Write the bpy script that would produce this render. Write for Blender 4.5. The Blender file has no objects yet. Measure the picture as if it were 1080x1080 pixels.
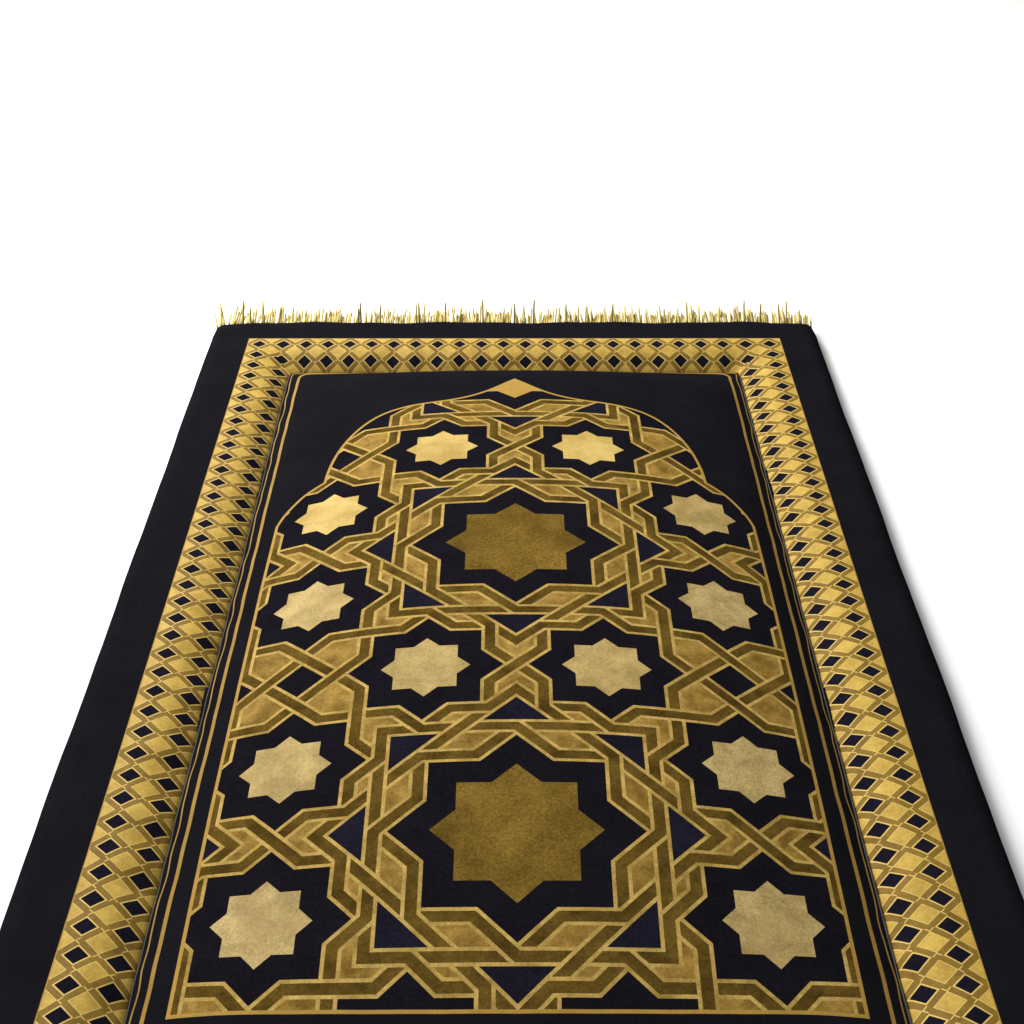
import bpy, math, random
from math import sin, cos, tan, atan, pi, sqrt, radians, hypot
from mathutils import Vector, Matrix
from mathutils.geometry import delaunay_2d_cdt

random.seed(7)
scene = bpy.context.scene
C = scene.collection

# ------------------------------------------------------------------ camera
ZB = 0.023                      # height of the flat part of the rug above the floor
TILT = atan(1059 / 1525)        # pitch below the horizon
CAM_H = cos(TILT)
cam_data = bpy.data.cameras.new('camera')
cam = bpy.data.objects.new('camera', cam_data)
C.objects.link(cam)
cam_data.sensor_width = 36
cam_data.lens = 1525 / 1080 * 36
cam_data.clip_start = 0.02
cam_data.clip_end = 100
cam.location = (0, 0, ZB + CAM_H)
cam.rotation_euler = (pi / 2 - TILT, 0, -0.00092)
scene.camera = cam

# ------------------------------------------------------------------ light
world = bpy.data.worlds.new('World')
scene.world = world
world.use_nodes = True
bg = world.node_tree.nodes['Background']
bg.inputs['Color'].default_value = (1, 1, 1, 1)
bg.inputs['Strength'].default_value = 0.39

def area_lamp(name, loc, target, size, power, color):
    d = bpy.data.lights.new(name, 'AREA')
    d.shape = 'SQUARE'; d.size = size; d.energy = power; d.color = color
    o = bpy.data.objects.new(name, d)
    o.location = loc
    o.rotation_euler = (Vector(target) - Vector(loc)).to_track_quat('-Z', 'Y').to_euler()
    C.objects.link(o)
    return o
area_lamp('softbox_lamp', (-1.45, 2.75, 1.75), (0.05, 1.1, 0), 1.5, 185, (1.0, 0.985, 0.96))

scene.view_settings.view_transform = 'Standard'
scene.view_settings.look = 'None'
scene.view_settings.exposure = 0
scene.view_settings.gamma = 1
scene.view_settings.use_curve_mapping = False

# ------------------------------------------------------------------ materials
def new_mat(name):
    m = bpy.data.materials.new(name)
    m.use_nodes = True
    nt = m.node_tree
    return m, nt, nt.nodes['Principled BSDF']

def cloth_mat(name, dark, light, scale, rough=0.75, grain=0.5, bump=0.1, spec=0.3, stretch=(1, 1, 1),
              blotch=None, sheen=0.0):
    """mottled printed cloth: cloudy blotches + fine grain, a woven micro bump"""
    m, nt, bs = new_mat(name)
    N, L = nt.nodes, nt.links
    tc = N.new('ShaderNodeTexCoord')
    mp = N.new('ShaderNodeMapping'); mp.inputs['Scale'].default_value = stretch
    L.new(tc.outputs['Object'], mp.inputs['Vector'])
    n1 = N.new('ShaderNodeTexNoise'); n1.inputs['Scale'].default_value = scale
    n1.inputs['Detail'].default_value = 7; n1.inputs['Roughness'].default_value = 0.62
    n1.inputs['Distortion'].default_value = 0.15
    L.new(mp.outputs['Vector'], n1.inputs['Vector'])
    n2 = N.new('ShaderNodeTexNoise'); n2.inputs['Scale'].default_value = 460
    n2.inputs['Detail'].default_value = 3
    L.new(tc.outputs['Object'], n2.inputs['Vector'])
    ramp = N.new('ShaderNodeValToRGB')
    ramp.color_ramp.elements[0].position = 0.36; ramp.color_ramp.elements[0].color = (*dark, 1)
    ramp.color_ramp.elements[1].position = 0.64; ramp.color_ramp.elements[1].color = (*light, 1)
    L.new(n1.outputs['Fac'], ramp.inputs['Fac'])
    mr = N.new('ShaderNodeMapRange')
    mr.inputs['From Min'].default_value = 0.3; mr.inputs['From Max'].default_value = 0.7
    mr.inputs['To Min'].default_value = 1 - grain; mr.inputs['To Max'].default_value = 1 + grain * 0.6
    L.new(n2.outputs['Fac'], mr.inputs['Value'])
    mul = N.new('ShaderNodeVectorMath'); mul.operation = 'SCALE'
    L.new(ramp.outputs['Color'], mul.inputs[0]); L.new(mr.outputs['Result'], mul.inputs['Scale'])
    out = mul.outputs['Vector']
    if blotch:
        n3 = N.new('ShaderNodeTexNoise'); n3.inputs['Scale'].default_value = scale * 0.45
        n3.inputs['Detail'].default_value = 5; n3.inputs['Roughness'].default_value = 0.7
        L.new(mp.outputs['Vector'], n3.inputs['Vector'])
        r3 = N.new('ShaderNodeMapRange')
        r3.inputs['From Min'].default_value = 0.5; r3.inputs['From Max'].default_value = 0.72
        r3.inputs['To Max'].default_value = 0.75
        L.new(n3.outputs['Fac'], r3.inputs['Value'])
        mx = N.new('ShaderNodeMixRGB'); mx.inputs['Color2'].default_value = (*blotch, 1)
        L.new(r3.outputs['Result'], mx.inputs['Fac']); L.new(out, mx.inputs['Color1'])
        out = mx.outputs['Color']
    L.new(out, bs.inputs['Base Color'])
    bs.inputs['Roughness'].default_value = rough
    bs.inputs['Specular IOR Level'].default_value = spec
    bs.inputs['Sheen Weight'].default_value = sheen
    w1 = N.new('ShaderNodeTexNoise'); w1.inputs['Scale'].default_value = 900; w1.inputs['Detail'].default_value = 2
    L.new(tc.outputs['Object'], w1.inputs['Vector'])
    bp = N.new('ShaderNodeBump'); bp.inputs['Strength'].default_value = bump
    bp.inputs['Distance'].default_value = 0.0006
    L.new(w1.outputs['Fac'], bp.inputs['Height']); L.new(bp.outputs['Normal'], bs.inputs['Normal'])
    return m

def flat_mat(name, col, rough=0.8, spec=0.3):
    return cloth_mat(name, tuple(c * 0.92 for c in col), tuple(c * 1.08 for c in col), 60, rough, 0.10, 0.15, spec)

M = {}
M['black'] = cloth_mat('black_cotton', (0.0066, 0.0062, 0.0080), (0.0080, 0.0076, 0.0098), 18, 0.95, 0.2, 0.2, 0.0)
M['navy'] = cloth_mat('midnight_print', (0.0078, 0.0072, 0.0125), (0.0112, 0.0102, 0.0185), 30, 0.9, 0.3, 0.2, 0.0)
M['star_field'] = cloth_mat('ink_print', (0.0062, 0.0056, 0.0078), (0.0080, 0.0073, 0.0106), 30, 0.9, 0.3, 0.2, 0.0)
M['fill'] = cloth_mat('honey_gold_print', (0.130, 0.073, 0.0105), (0.295, 0.182, 0.040), 50, 0.75, 0.22, 0.25, 0.03)
M['outline'] = cloth_mat('pale_gold_print', (0.250, 0.163, 0.038), (0.43, 0.293, 0.082), 55, 0.75, 0.22, 0.3, 0.03)
M['core'] = cloth_mat('bronze_gold_print', (0.052, 0.0308, 0.0062), (0.118, 0.0715, 0.0135), 34, 0.8, 0.28, 0.3, 0.0)
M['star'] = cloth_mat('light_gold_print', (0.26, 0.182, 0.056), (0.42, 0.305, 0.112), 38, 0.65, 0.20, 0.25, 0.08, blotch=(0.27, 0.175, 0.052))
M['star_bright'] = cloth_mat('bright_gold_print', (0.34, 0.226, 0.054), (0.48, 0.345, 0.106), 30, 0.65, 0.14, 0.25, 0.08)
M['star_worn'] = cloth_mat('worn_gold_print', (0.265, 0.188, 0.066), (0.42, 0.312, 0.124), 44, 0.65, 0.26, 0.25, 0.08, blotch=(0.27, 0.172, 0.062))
M['big_star'] = cloth_mat('antique_gold_print', (0.080, 0.0475, 0.0085), (0.180, 0.110, 0.0205), 16, 0.8, 0.36, 0.25, 0.0)
M['line'] = flat_mat('ochre_line_print', (0.31, 0.185, 0.036), 0.75, 0.08)
M['seam_line'] = flat_mat('dim_ochre_line_print', (0.255, 0.152, 0.030), 0.75, 0.08)
M['lat_core'] = cloth_mat('lattice_bronze_print', (0.150, 0.088, 0.0110), (0.205, 0.124, 0.0185), 60, 0.7, 0.16, 0.2, 0.10)
M['lat_outline'] = flat_mat('lattice_pale_print', (0.53, 0.37, 0.100), 0.65, 0.12)
M['lat_fill'] = cloth_mat('lattice_gold_print', (0.340, 0.218, 0.034), (0.475, 0.318, 0.060), 70, 0.65, 0.14, 0.2, 0.12)
M['lat_dark'] = cloth_mat('lattice_ink_print', (0.0070, 0.0064, 0.0108), (0.0095, 0.0086, 0.0150), 40, 0.9, 0.3, 0.2, 0.0)
M['seam'] = flat_mat('grey_seam_cord', (0.045, 0.044, 0.047), 0.7, 0.2)
M['thread'] = cloth_mat('gold_thread', (0.40, 0.315, 0.085), (0.60, 0.49, 0.165), 90, 0.6, 0.1, 0.1, 0.2)

gm, gnt, gbs = new_mat('white_floor')
gn = gnt.nodes.new('ShaderNodeTexNoise'); gn.inputs['Scale'].default_value = 3
gr = gnt.nodes.new('ShaderNodeValToRGB')
gr.color_ramp.elements[0].color = (0.82, 0.82, 0.825, 1); gr.color_ramp.elements[1].color = (0.84, 0.84, 0.84, 1)
gnt.links.new(gn.outputs['Fac'], gr.inputs['Fac']); gnt.links.new(gr.outputs['Color'], gbs.inputs['Base Color'])
gbs.inputs['Roughness'].default_value = 0.9
gbs.inputs['Specular IOR Level'].default_value = 0.1

# ------------------------------------------------------------------ the setting
me = bpy.data.meshes.new('ground')
G = 60
me.from_pydata([(-G, -G, 0), (G, -G, 0), (G, G, 0), (-G, G, 0)], [], [(0, 1, 2, 3)])
me.materials.append(gm)
ground = bpy.data.objects.new('ground', me); C.objects.link(ground)
ground['kind'] = 'structure'

# ------------------------------------------------------------------ the rug: dimensions (metres, x from its axis)
AX = 0.00435
GX = 0.3195                      # half width of the gold band, outer edge
GY1 = 1.5495                     # far outer edge of the gold band
ROWS = [(-0.5, 1.5495), (0, 1.535), (7, 1.3587), (25, 0.9182), (38, 0.5971), (45, 0.4242)]
NR = 44                          # rows of ink diamonds
def row_y(r):
    for (a, ya), (b, yb) in zip(ROWS, ROWS[1:]):
        if r <= b or b == 45:
            return ya + (yb - ya) * (r - a) / (b - a)
GY0 = row_y(NR - 0.5)
def col_x(c):                    # c = 0 at the outer edge, ink diamonds at c = 0.5, 1.5 ...
    if c > 12: return -col_x(24 - c)
    if c <= 2: return -GX + c * 0.0286
    return -GX + 0.0572 + (c - 2) * (GX - 0.0572) / 10
PX, PY0, PY1 = 0.2645, GY0 + 0.055, 1.495      # outline of the cushion
OX, OY0, OY1 = 0.3672, GY0 - 0.035, 1.597      # outer edge of the cloth

def smin(a, b, k):
    h = max(k - abs(a - b), 0) / k
    return min(a, b) - h * h * k * 0.25

def wob(a, p): return sin(a * 2 * pi / 0.061 + p + 1.2 * sin(a * 17 + p)) * 0.6 + sin(a * 2 * pi / 0.037 + 1.7 * p + sin(a * 29)) * 0.35 + 0.6 * sin(a * 2 * pi / 0.13 + 2.3 * p)

def z_cushion(x, y):
    ax = abs(x)
    px = (.047 - .9 * ax ** 2.33 - .0064 * max(0, (ax - .2245) / .04) ** 2) / .047
    b = 1 - (.12 * (.96 - y) ** 2 if y < .96 else .06 * (y - .96) ** 2) / .047
    d = min(PY1 - y, y - PY0)
    e = 1 - max(0, min(1, (.09 - d) / .09)) ** 2.5
    z = -.017 + .047 * max(px, 0) * b * e
    # puckers along the seams
    ds = PX - ax
    wx = max(0, 1 - ds / 0.026) ** 1.3
    z += (0.0010 if x < 0 else 0.0004) * wx * wob(y, 0.4 if x < 0 else 2.1)
    # faint, slow unevenness of the wadding
    z += 0.0004 * sin(x * 31 + 1.3) * sin(y * 23 + 0.7) * min(1, ds / 0.05)
    return z

def z_band(x, y):
    sx = GX - abs(x); sy1 = GY1 - y; sy0 = y - GY0
    s = smin(smin(sx, sy1, .022), sy0, .022)
    q = max(0, s - .011)
    z = -9.6 * q * q - (max(0, s - .051) * .6)
    if sy1 < 0.07 and sy1 < sx: z *= 1.15
    z += 0.0013 * min(1, q / .03) * max(0, min(1, (.056 - s) / .014)) * wob(y if sx < sy1 else x, (3.0 if x > 0 else 0.9) if sx < sy1 else 1.9)
    return z

def z_edge(x, y):
    k = 0.0
    for d, w, a in ((OX - abs(x), .018, .007), (OY1 - y, .010, .004), (y - OY0, .02, .008)):
        t = max(0, 1 - d / w)
        k = max(k, a * t ** 2.4)
    z = -k
    ax = max(0, abs(x) - 0.27)
    far = max(0, 1 - (OY1 - y) / 0.03)
    z -= far * (0.036 * (ax / 0.1) ** 3 * 0.1 + 0.0008 * sin(x * 37 + 1) + 0.0006 * sin(x * 83))
    z += 0.0005 * sin(y * 19 + x * 5) * min(1, max(0, (abs(x) - GX) / .02))
    return z

def rug_z(x, y):
    return z_edge(x, y) if (abs(x) > GX or y > GY1 or y < GY0) else z_band(x, y)

# ------------------------------------------------------------------ planar arrangement -> one clean sheet
class Sheet:
    """Overlapping 2D polygons with priorities become one mesh without overlaps."""
    def __init__(self): self.v = []; self.e = []; self.f = []; self.info = []
    def poly(self, pts, pri, mat):
        a = 0
        for i in range(len(pts)):
            x0, y0 = pts[i]; x1, y1 = pts[(i + 1) % len(pts)]
            a += x0 * y1 - x1 * y0
        if abs(a) < 1e-9: return
        if a < 0: pts = pts[::-1]
        n = len(self.v); self.v += [Vector(p) for p in pts]
        self.f.append(list(range(n, n + len(pts)))); self.info.append((pri, mat))
    def line(self, a, b):
        n = len(self.v); self.v += [Vector(a), Vector(b)]; self.e.append((n, n + 1))
    def build(self, name, mats, zf, parent, skirt=None, override=None, shift=None):
        vs, es, fs, ov, oe, of = delaunay_2d_cdt(self.v, self.e, self.f, 0, 1e-6, True)
        slots = {m: i for i, m in enumerate(mats)}
        faces, mi = [], []
        for f, o in zip(fs, of):
            best = None
            for k in o:
                if best is None or self.info[k][0] > best[0]: best = self.info[k]
            if best is None or best[1] is None: continue
            ar2 = sum(vs[f[q - 1]][0] * vs[f[q]][1] - vs[f[q]][0] * vs[f[q - 1]][1] for q in range(len(f)))
            if abs(ar2) < 1e-12: continue
            f = list(f)[::-1] if ar2 < 0 else list(f)
            m_ = best[1]
            if override and best[0] < 70:
                cx_ = sum(vs[i][0] for i in f) / len(f); cy_ = sum(vs[i][1] for i in f) / len(f)
                m_ = override(cx_, cy_, best[0]) or m_
            faces.append(f); mi.append(slots[m_])
        used = sorted({i for f in faces for i in f}); rm = {i: k for k, i in enumerate(used)}
        co, no = [], []
        h = 0.0006
        for i in used:
            x, y = vs[i]
            co.append(((shift(x, y) if shift else x), y, zf(x, y)))
            n = Vector(((zf(x - h, y) - zf(x + h, y)) / (2 * h), (zf(x, y - h) - zf(x, y + h)) / (2 * h), 1)).normalized()
            no.append(n)
        faces = [tuple(rm[i] for i in f) for f in faces]
        if skirt:                                  # thickness: wall down from the chosen boundary
            cnt = {}
            for f in faces:
                for a, b in zip(f, f[1:] + f[:1]): cnt[(a, b)] = 1
            low = {}
            for (a, b) in list(cnt):
                if (b, a) in cnt: continue
                if not skirt['sel'](co[a], co[b]): continue
                for q in (a, b):
                    if q not in low:
                        x, y, z = co[q]; low[q] = len(co)
                        dx, dy = skirt['out'](x, y)
                        co.append((x + dx, y + dy, skirt['z'])); no.append(Vector((dx * 50, dy * 50, 0.2)).normalized())
                faces.append((b, a, low[a], low[b])); mi.append(slots[skirt['mat']])
        me = bpy.data.meshes.new(name)
        me.from_pydata(co, [], faces)
        for m in mats: me.materials.append(M[m])
        me.polygons.foreach_set('material_index', mi)
        me.polygons.foreach_set('use_smooth', [True] * len(faces))
        me.update()
        if not skirt: me.normals_split_custom_set_from_vertices(no)
        o = bpy.data.objects.new(name, me); C.objects.link(o); o.parent = parent
        print(name, len(faces), 'faces')
        return o

def grid(sheet, x0, x1, y0, y1, xs, ys):
    for x in xs: sheet.line((x, y0), (x, y1))
    for y in ys: sheet.line((x0, y), (x1, y))
def frange(a, b, n): return [a + (b - a) * i / n for i in range(n + 1)]

rug = bpy.data.objects.new('prayer_rug', None)
rug.empty_display_size = 0.2
rug.location = (AX, 0, ZB)
C.objects.link(rug)
rug['label'] = 'padded black prayer rug with golden interlaced star pattern and fringed far end'
rug['category'] = 'prayer rug'

# ------------------------------------------------------------------ part 1: black outer cloth
sh = Sheet()
E3 = 0.0015
sh.poly([(-OX, OY0), (OX, OY0), (OX, OY1), (-OX, OY1)], 0, 'black')
sh.poly([(-GX, GY0), (GX, GY0), (GX, GY1), (-GX, GY1)], 1, None)
xs = frange(-OX, -GX, 12) + frange(-GX, GX, 60)[1:-1] + frange(GX, OX, 12)
ys = frange(OY0, GY0, 8) + frange(GY0, GY1, 70)[1:-1] + frange(GY1, OY1, 12)
grid(sh, -OX, OX, OY0, OY1, xs[1:-1], ys[1:-1])
def edge_shift(x, y):             # the hem is not perfectly straight
    t = max(0, (abs(x) - GX - .004) / (OX - GX - .004))
    a = .0004 * sin(y * 21 + (1 if x > 0 else 4)) + .0002 * sin(y * 47 + (2 if x > 0 else 0.5)) + .0001 * sin(y * 113)
    return x + (a * t * t if x > 0 else -a * t * t)
def on_outer(a, b):
    for p in (a, b):
        if not (abs(p[0]) > OX - .0028 or abs(p[1] - OY0) < 1e-4 or abs(p[1] - OY1) < 1e-4): return False
    return True
def outward(x, y):
    dx = 0.001 * (1 if x > OX - .0028 else -1 if x < -OX + .0028 else 0)
    dy = 0.001 * (1 if y > OY1 - 1e-4 else -1 if y < OY0 + 1e-4 else 0)
    return -dx * 2, -dy * 2
sh.build('outer_cloth', ['black'], z_edge, rug, skirt=dict(sel=on_outer, out=outward, z=-ZB + 0.0005, mat='black'), shift=edge_shift)

# ------------------------------------------------------------------ part 2: golden lattice band
sh = Sheet()
HX, HY0, HY1 = 0.2585, PY0 + 0.006, PY1 - 0.006
sh.poly([(-GX, GY0), (GX, GY0), (GX, GY1), (-GX, GY1)], 0, 'lat_core')
sh.poly([(-HX, HY0), (HX, HY0), (HX, HY1), (-HX, HY1)], 20, None)
def P2(c, r):
    return (min(GX, max(-GX, col_x(c))), min(GY1, max(GY0, row_y(r))))
def dia(cx, cy, k, pri, mat):      # cx,cy in diamond units (ink diamonds at integers)
    pts = [(cx - k, cy), (cx, cy - k), (cx + k, cy), (cx, cy + k)]
    # clip against the band edge (c=-0.5 / 23.5, r=-0.5 / NR-0.5)
    def clip(pts, ax, lim, sgn):
        out = []
        for i in range(len(pts)):
            a, b = pts[i], pts[(i + 1) % len(pts)]
            da, db = sgn * (a[ax] - lim), sgn * (b[ax] - lim)
            if da >= 0: out.append(a)
            if (da > 0) != (db > 0) and abs(da - db) > 1e-9:
                t = da / (da - db); out.append((a[0] + (b[0] - a[0]) * t, a[1] + (b[1] - a[1]) * t))
        return out
    for ax, lim, sg in ((0, -.5, 1), (0, 23.5, -1), (1, -.5, 1), (1, NR - .5, -1)):
        pts = clip(pts, ax, lim, sg)
        if len(pts) < 3: return
    sh.poly([P2(p[0] + .5, p[1]) for p in pts], pri, mat)
def near(i, j): return i < 2 or i > 21 or j < 2 or j > NR - 3
for i in range(24):
    for j in range(NR):
        if near(i, j):
            dia(i, j, .362, 2, 'lat_outline'); dia(i, j, .305, 3, 'lat_dark')
for i in range(-1, 24):
    for j in range(-1, NR):
        if not (i < 2 or i > 20 or j < 2 or j > NR - 4): continue
        cx, cy = i + .5, j + .5
        dia(cx, cy, .386, 2, 'lat_outline'); dia(cx, cy, .356, 3, 'lat_fill')
        # the side on which the braid opens alternates from cell to cell
        dirs = ((-1, 0), (1, 0)) if (i + j) % 2 == 0 else ((0, -1), (0, 1))
        for dx, dy in dirs:
            nx, ny = cx + .5 * dx, cy + .5 * dy
            if nx < -.4 or nx > 23.4 or ny < -.4 or ny > NR - .6: continue
            o, q = .128, .084
            if dx: pts = [(nx, ny + o), (nx - dx * o, ny), (nx, ny - o), (nx, ny - q), (nx - dx * q, ny), (nx, ny + q)]
            else: pts = [(nx + o, ny), (nx, ny - dy * o), (nx - o, ny), (nx - q, ny), (nx, ny - dy * q), (nx + q, ny)]
            sh.poly([P2(p[0] + .5, p[1]) for p in pts], 4, 'lat_outline')
t = .0009
for p in ([(-GX, GY1 - t), (GX, GY1 - t), (GX, GY1), (-GX, GY1)], [(-GX, GY0), (-GX + t, GY0), (-GX + t, GY1), (-GX, GY1)],
          [(GX - t, GY0), (GX, GY0), (GX, GY1), (GX - t, GY1)]):
    sh.poly(p, 6, 'line')
xs = frange(-GX, -HX, 16)[1:] + frange(-HX, HX, 90)[1:-1] + frange(HX, GX, 16)[:-1]
ys = frange(GY0, HY0, 14)[1:] + frange(HY0, HY1, 150)[1:-1] + frange(HY1, GY1, 16)[:-1]
grid(sh, -GX, GX, GY0, GY1, xs, ys)
sh.build('lattice_band', ['lat_core', 'lat_outline', 'lat_dark', 'lat_fill', 'line'], z_band, rug)

# ------------------------------------------------------------------ part 3: quilted cushion with the star pattern
CA = [0.96511, 0.07634, -0.09739, -0.05032, -0.83089]
CB = [0.7399, 0.96546, -0.14984, 0.40167, -0.38609, 0.01072, -0.75809, 0.72597, 1.03685]
def warp(u, v):                   # the pattern is printed slightly stretched over the padding
    x = u * (CA[0] + CA[1] * v + CA[2] * v * v + CA[3] * u * u + CA[4] * u * u * v)
    y = CB[0] + CB[1] * v + CB[2] * v * v + CB[3] * v ** 3 + CB[4] * v ** 4 + CB[5] * u * u + CB[6] * u * u * v + CB[7] * u * u * v * v + CB[8] * u ** 4
    return (x, y)

S = 0.1876                        # half a repeat
EE = S * tan(pi / 8)
LL = S - EE                       # ring line (0.1099)
q1, q2 = LL * cos(pi / 4), EE * cos(pi / 4)
W, WC = 0.0150, 0.0090
def rot(p, a): return (p[0] * cos(a) - p[1] * sin(a), p[0] * sin(a) + p[1] * cos(a))
def star_pts(cx, cy, q, ph=0):    # octagram with tips at distance q*sqrt2
    pts = []
    for k in range(8):
        a = k * pi / 4
        pts.append((cx + q * sqrt(2) * cos(a), cy + q * sqrt(2) * sin(a)))
        a += pi / 8
        pts.append((cx + q / cos(pi / 8) * cos(a), cy + q / cos(pi / 8) * sin(a)))
    return pts

segs = {}
def key(p): return (round(p[0] * 20000), round(p[1] * 20000))
nodes = {}
def node(p):
    k = key(p)
    for dx in (-1, 0, 1):
        for dy in (-1, 0, 1):
            if (k[0] + dx, k[1] + dy) in nodes: return (k[0] + dx, k[1] + dy)
    nodes[k] = p
    return k
def seg(a, b):
    ka, kb = node(a), node(b)
    if ka != kb: segs[tuple(sorted((ka, kb)))] = 1
stars_big, stars_small, tris, dias = [], [], [], []
for ci in (-1, 0, 1):
    for cj in (-1, 0, 1, 2, 3):
        cx, cy = ci * 2 * S, cj * 2 * S
        if abs(cx) > .4 or cy < -.4 or cy > 1.2: continue
        stars_big.append((cx, cy))
        pts = star_pts(cx, cy, q1)
        for a, b in zip(pts, pts[1:] + pts[:1]): seg(a, b)
        for k in range(8):
            a = k * pi / 4
            def T(p): r = rot(p, a); return (r[0] + cx, r[1] + cy)
            X = LL * (sqrt(2) - 1)
            # ring line split where the corner strand crosses it
            seg(T((0, LL)), T((X, LL))); seg(T((X, LL)), T((EE, LL)))
            seg(T((0, LL)), T((-X, LL))); seg(T((-X, LL)), T((-EE, LL)))
            cN = (0, LL * sqrt(2))
            d = (EE - q2, S - q2)
            seg(T(cN), T(d)); seg(T(cN), T((-d[0], d[1])))
            tris.append([T(cN), T((X, LL)), T((-X, LL))])
        for sx, sy in ((EE, S), (-EE, S), (S, EE), (S, -EE)):
            stars_small.append((cx + sx, cy + sy))
        dias.append((cx + S, cy + S))
for cx, cy in stars_small:
    pts = star_pts(cx, cy, q2)
    for a, b in zip(pts, pts[1:] + pts[:1]): seg(a, b)
for cx, cy in dias:               # links across the ink diamond between four small stars
    r = S - 2 * EE
    c4 = [(cx + r, cy), (cx, cy + r), (cx - r, cy), (cx, cy - r)]
    for a, b in zip(c4, c4[1:] + c4[:1]): seg(a, b)

adj = {}
for a, b in segs:
    adj.setdefault(a, []).append(b); adj.setdefault(b, []).append(a)
def ang(a, b):
    p, q = nodes[a], nodes[b]
    return math.atan2(q[1] - p[1], q[0] - p[0])
cont = {}                         # (node, from) -> to
for n, nb in adj.items():
    nb.sort(key=lambda m: ang(n, m))
    if len(nb) == 2: cont[(n, nb[0])] = nb[1]; cont[(n, nb[1])] = nb[0]
    elif len(nb) == 4:
        for i in range(4): cont[(n, nb[i])] = nb[(i + 2) % 4]
print('degrees', {k: sum(1 for n in adj.values() if len(n) == k) for k in range(1, 9)})

# over / under: passes (node, pair) alternate along every strand
over = {}                         # (node, neighbour) -> True when that strand is on top at the node
def set_over(n, m, val, stack):
    nb = adj[n]
    if len(nb) != 4 or (n, m) in over: return
    i = nb.index(m)
    for k, v in ((i, val), ((i + 2) % 4, val), ((i + 1) % 4, not val), ((i + 3) % 4, not val)):
        over[(n, nb[k])] = v
    stack.append(n)
start = node((0, LL))
if len(adj[start]) == 4:
    # strand coming up from the lower right and leaving to the left lies on top
    m = max(adj[start], key=lambda m: abs(ang(start, m)) if abs(nodes[m][1] - LL) < 1e-4 else -1)
    stack = []
    set_over(start, m, True, stack)
    while stack:
        n = stack.pop()
        for m in adj[n]:
            v = over[(n, m)]; prev, cur = n, m
            while len(adj[cur]) == 2:
                prev, cur = cur, cont[(cur, prev)]
            if len(adj[cur]) == 4: set_over(cur, prev, not v, stack)

def offs(n, prev, nxt, w):        # mitred offset points at n for a strand prev -> n -> nxt
    p = nodes[n]
    def nrm(a, b):
        dx, dy = b[0] - a[0], b[1] - a[1]; l = hypot(dx, dy); return (-dy / l, dx / l)
    if prev is None: n1 = n2 = nrm(p, nodes[nxt])
    elif nxt is None: n1 = n2 = nrm(nodes[prev], p)
    else: n1, n2 = nrm(nodes[prev], p), nrm(p, nodes[nxt])
    mx, my = n1[0] + n2[0], n1[1] + n2[1]
    d = mx * n1[0] + my * n1[1]
    if d < 1e-6: mx, my, d = n1[0], n1[1], 1
    return (p[0] + mx * w / d, p[1] + my * w / d), (p[0] - mx * w / d, p[1] - my * w / d)

sh = Sheet()
def inwin(pts):
    return any(abs(p[0]) < .262 and -.19 < p[1] < .76 for p in pts)
def wpoly(pts, pri, mat):
    if inwin(pts): sh.poly([warp(*p) for p in pts], pri, mat)
half_len = lambda a, b: hypot(nodes[a][0] - nodes[b][0], nodes[a][1] - nodes[b][1])
def pri_of(n, m):                 # level of the strand leaving n towards m
    return (20 if over.get((n, m), False) else 10)
for a, b in segs:
    if not inwin([nodes[a], nodes[b]]): continue
    pa = cont.get((a, b)); nb = cont.get((b, a))
    for w, dp, mat in ((W / 2, 0, 'outline'), (WC / 2, 1, 'core')):
        A = offs(a, pa, b, w); B = offs(b, a, nb, w)
        da, db = len(adj[a]), len(adj[b])
        if da == 4 and db == 4 and over.get((a, b)) != over.get((b, a)):
            # straight link between two crossings: change level part-way
            cross_a = abs(ang(a, adj[a][0]) - ang(a, adj[a][2])) ; t = .5
            l = half_len(a, b)
            if l < .04: t = (.0187 / l) if l > .0305 else .5
            if l >= .0305 and l < .04:
                # stay long on the side of the tip node (bent pass), short on the plain crossing
                def bent(n):
                    x = adj[n]; d = abs(ang(n, x[0]) - ang(n, x[2])); return abs(d - pi) > .1
                t = .58 if bent(a) and not bent(b) else (.42 if bent(b) and not bent(a) else .5)
            M0 = (A[0][0] + (B[0][0] - A[0][0]) * t, A[0][1] + (B[0][1] - A[0][1]) * t)
            M1 = (A[1][0] + (B[1][0] - A[1][0]) * t, A[1][1] + (B[1][1] - A[1][1]) * t)
            wpoly([A[0], A[1], M1, M0], pri_of(a, b) + dp, mat)
            wpoly([M0, M1, B[1], B[0]], pri_of(b, a) + dp, mat)
        else:
            p = pri_of(a, b) if da == 4 else (pri_of(b, a) if db == 4 else 10)
            wpoly([A[0], A[1], B[1], B[0]], p + dp, mat)

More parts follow.
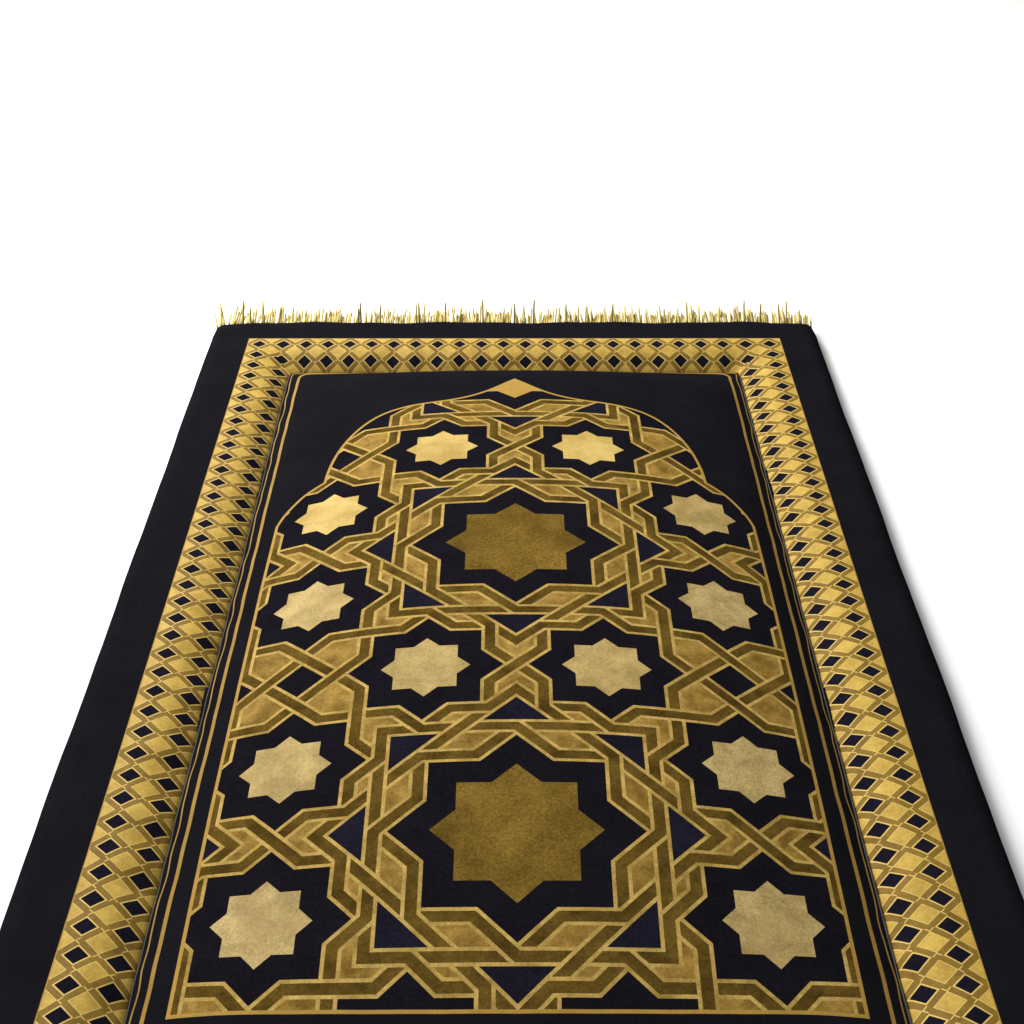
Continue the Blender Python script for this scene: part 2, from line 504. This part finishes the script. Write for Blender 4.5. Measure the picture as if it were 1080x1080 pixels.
AXW = 0.2365
arch = [(-0.0005, 1.4214), (-0.018, 1.4035), (-0.0376, 1.3872), (-0.0567, 1.3777), (-0.0775, 1.3722), (-0.1000, 1.3690),
        (-0.1189, 1.3645), (-0.1400, 1.3548), (-0.1555, 1.3415), (-0.1685, 1.3240), (-0.1788, 1.3040), (-0.1866, 1.2820),
        (-0.1912, 1.2610), (-0.1938, 1.2421), (-0.1947, 1.2243), (-0.2046, 1.2158), (-0.2143, 1.2055), (-0.2226, 1.1918),
        (-0.2308, 1.1762), (-0.2358, 1.1600)]
def smooth(pts, keep, it=2):
    for _ in range(it):
        out = [pts[0]]; nk = {0}
        for i in range(1, len(pts)):
            a, b = pts[i - 1], pts[i]
            ka, kb = (i - 1) in keep, i in keep
            if not ka: out.append((a[0] * .75 + b[0] * .25, a[1] * .75 + b[1] * .25))
            if kb: out.append(b); nk.add(len(out) - 1)
            else: out.append((a[0] * .25 + b[0] * .75, a[1] * .25 + b[1] * .75))
        pts, keep = out, nk
    return pts
ar = smooth(arch, {0, 14, 19})
bottom = [(-.2350, .5990), (-.20, .5972), (-.15, .5935), (-.1, .5910), (-.05, .5895), (0, .5890)]
left = ar[1:] + [(-.2369, 1.06), (-.2370, .93), (-.2368, .78), (-.2360, .69)] + bottom
full = [(0, 1.4214)] + left + [(-x, y) for x, y in left[-2::-1]]
def inset(pts, d):
    # average inward offset of a closed counter-clockwise outline
    n = len(pts); out = []
    for i in range(n):
        p0, p, p1 = pts[i - 1], pts[i], pts[(i + 1) % n]
        def nr(a, b):
            dx, dy = b[0] - a[0], b[1] - a[1]; l = hypot(dx, dy) or 1; return (-dy / l, dx / l)
        n1, n2 = nr(p0, p), nr(p, p1)
        mx, my = n1[0] + n2[0], n1[1] + n2[1]; dd = max(mx * n1[0] + my * n1[1], .35)
        out.append((p[0] + mx * d / dd, p[1] + my * d / dd))
    return out
field = inset(full, .0029)

wpoly_all = [(-PX, PY0), (PX, PY0), (PX, PY1), (-PX, PY1)]
sh.poly(wpoly_all, 1, 'fill')
fields = []
def field_poly(pts, mat):
    if not inwin(pts): return
    p = [warp(*q) for q in pts]
    fields.append((min(a[0] for a in p), max(a[0] for a in p), min(a[1] for a in p), max(a[1] for a in p), p, mat))
for c in stars_big:
    field_poly(star_pts(c[0], c[1], q1), 'star_field')
    pts = star_pts(c[0], c[1], .067 / sqrt(2))
    wpoly(pts, 6, 'big_star' if c[1] < .7 else 'line')
for c in stars_small:
    field_poly(star_pts(c[0], c[1], q2), 'star_field')
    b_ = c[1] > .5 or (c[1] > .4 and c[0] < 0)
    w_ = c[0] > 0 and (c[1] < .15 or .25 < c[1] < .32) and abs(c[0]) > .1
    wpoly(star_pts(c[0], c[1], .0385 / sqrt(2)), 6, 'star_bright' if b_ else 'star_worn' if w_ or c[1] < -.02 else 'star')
for tpts in tris: field_poly(tpts, 'navy')
for c in dias:
    r = S - 2 * EE
    field_poly([(c[0] + r, c[1]), (c[0], c[1] + r), (c[0] - r, c[1]), (c[0], c[1] - r)], 'star_field')
# everything outside the arch is plain black, the arch itself is edged by a golden line
n = len(full)
def inside(poly, x, y):
    ins = False
    for i in range(len(poly)):
        (x0, y0), (x1, y1) = poly[i - 1], poly[i]
        if (y0 > y) != (y1 > y) and x < x0 + (x1 - x0) * (y - y0) / (y1 - y0): ins = not ins
    return ins
def region(x, y, pri):
    if pri >= 50: return None
    if not inside(full, x, y): return 'black'
    if pri < 5:
        for x0, x1, y0, y1, poly, mat in fields:
            if x0 < x < x1 and y0 < y < y1 and inside(poly, x, y): return mat
        return 'fill'
for i in range(n):
    j = (i + 1) % n
    sh.poly([full[i], full[j], field[j], field[i]], 60, 'line')
# the two lines running round the cushion
def ring(x, y0, y1, w, rad, pri, wave=0):
    def path(x, y0, y1, rad):
        out = []
        for cx, cy, a0 in ((x - rad, y1 - rad, 0), (-x + rad, y1 - rad, 90), (-x + rad, y0 + rad, 180), (x - rad, y0 + rad, 270)):
            for k in range(7):
                a = radians(a0 + 15 * k); out.append((cx + rad * cos(a), cy + rad * sin(a)))
            if a0 in (90, 270):       # long sides, with the slight wander of the sewn edge
                ya, yb = (y1 - rad, y0 + rad) if a0 == 90 else (y0 + rad, y1 - rad)
                for y in frange(ya, yb, 160)[1:-1]:
                    out.append(((-x if a0 == 90 else x) + wave * wob(y, 1.1 if a0 == 90 else 4.0), y))
        return out
    o, i = path(x, y0, y1, rad), path(x - w, y0 + w, y1 - w, max(rad - w, .001))
    for k in range(len(o)):
        m = (k + 1) % len(o)
        sh.poly([o[k], o[m], i[m], i[k]], pri, 'seam_line')
ring(.2536, PY0 + .012, PY1 - .002, .0032, .013, 62, .0003)
ring(.2618, PY0 + .004, PY1 - .001, .0012, .004, 62, .0009)
xs = [-PX + .0045 * k for k in range(1, 11)]
xs = xs + frange(xs[-1] + .006, -xs[-1] - .006, 58) + [-x for x in xs][::-1]
ys = frange(PY0, PY0 + .06, 10)[1:] + frange(PY0 + .06, PY1 - .06, 115)[1:] + frange(PY1 - .06, PY1, 16)[1:-1]
grid(sh, -PX, PX, PY0, PY1, xs, ys)
sh.build('center_cushion', ['fill', 'outline', 'core', 'star_field', 'navy', 'star', 'star_bright', 'star_worn', 'big_star', 'line', 'seam_line', 'black'], z_cushion, rug, override=region)

# ------------------------------------------------------------------ part 4: the fringe at the far end
def tube(vs, fs, pts, r0, r1, n=5):
    base = len(vs)
    for i, p in enumerate(pts):
        d = (pts[min(i + 1, len(pts) - 1)] - pts[max(i - 1, 0)]).normalized()
        a = d.cross(Vector((0, 0, 1)))
        a = a.normalized() if a.length > 1e-3 else Vector((1, 0, 0))
        b = d.cross(a).normalized()
        r = r0 + (r1 - r0) * i / (len(pts) - 1)
        for k in range(n):
            t = 2 * pi * k / n
            vs.append(p + a * (r * cos(t)) + b * (r * sin(t)))
    for i in range(len(pts) - 1):
        for k in range(n):
            m = (k + 1) % n
            fs.append((base + i * n + k, base + i * n + m, base + (i + 1) * n + m, base + (i + 1) * n + k))
    fs.append(tuple(base + k for k in range(n))[::-1])
    fs.append(tuple(base + (len(pts) - 1) * n + k for k in range(n)))
def mesh_obj(name, vs, fs, mat, parent):
    me = bpy.data.meshes.new(name); me.from_pydata([tuple(v) for v in vs], [], fs)
    me.materials.append(M[mat]); me.polygons.foreach_set('use_smooth', [True] * len(fs)); me.update()
    o = bpy.data.objects.new(name, me); C.objects.link(o); o.parent = parent
    return o
def thread_pts(x, length, elev, lean, curl):
    z0 = z_edge(max(-OX, min(OX, x)), OY1) + 0.0004 - random.random() * .004
    p = Vector((x, OY1 - 0.003, z0)); pts = [p.copy()]
    N = 5
    for k in range(N):
        e = elev + curl * (k / N - .3)
        d = Vector((sin(lean) * cos(e), cos(lean) * cos(e), sin(e)))
        p = p + d * (length / N)
        p.z = max(p.z, -ZB + .0012)
        pts.append(p.copy())
    return pts
specs = []
x = -OX + .001
while x < OX + .0005:
    r = random.random()
    dens = 0.5 + 0.5 * sin(x * 61 + 2) * sin(x * 23)
    if r < .035: length, elev = random.uniform(.022, .031), radians(random.uniform(45, 78))
    elif r < .22: length, elev = random.uniform(.023, .029), radians(random.uniform(18, 32))
    else: length, elev = random.uniform(.019, .025), radians(random.uniform(6, 20))
    if x < -OX + .03 and random.random() < .4: length *= 1.5
    specs.append((x, length, elev, radians(random.gauss(0, 5) + (-9 if x < -OX + .012 else 0)), random.uniform(-.22, .12)))
    x += random.uniform(.0010, .0019) + (random.random() < .04) * .0018
order = sorted(range(len(specs)), key=lambda i: -specs[i][1] * (0.45 + sin(specs[i][2])))
tall = set(order[:99])
vs, fs = [], []
for i, sp in enumerate(specs):
    pts = thread_pts(*sp)
    if i in tall:
        v, f = [], []
        tube(v, f, pts, .00128, .00120)
        mesh_obj('fringe_thread', v, f, 'thread', rug)
    else: tube(vs, fs, pts, .00128, .00120)
o = mesh_obj('fringe', vs, fs, 'thread', rug); o['kind'] = 'stuff'
# twisted cord the threads hang from
vs, fs = [], []
tube(vs, fs, [Vector((x, OY1 + .0002, z_edge(x, OY1) - .0016)) for x in frange(-OX + .0005, OX - .0005, 90)], .0018, .0018, 8)
mesh_obj('fringe_cord', vs, fs, 'thread', rug)

# ------------------------------------------------------------------ part 5: thin seam cord round the cushion
vs, fs = [], []
for sx in (-1, 1):
    vs, fs = [], []
    tube(vs, fs, [Vector((sx * (PX + .0002), y, z_cushion(sx * PX, y) + .0002)) for y in frange(PY0 + .002, PY1 - .003, 220)], .0006, .0006, 6)
    mesh_obj('seam_cord', vs, fs, 'seam', rug)
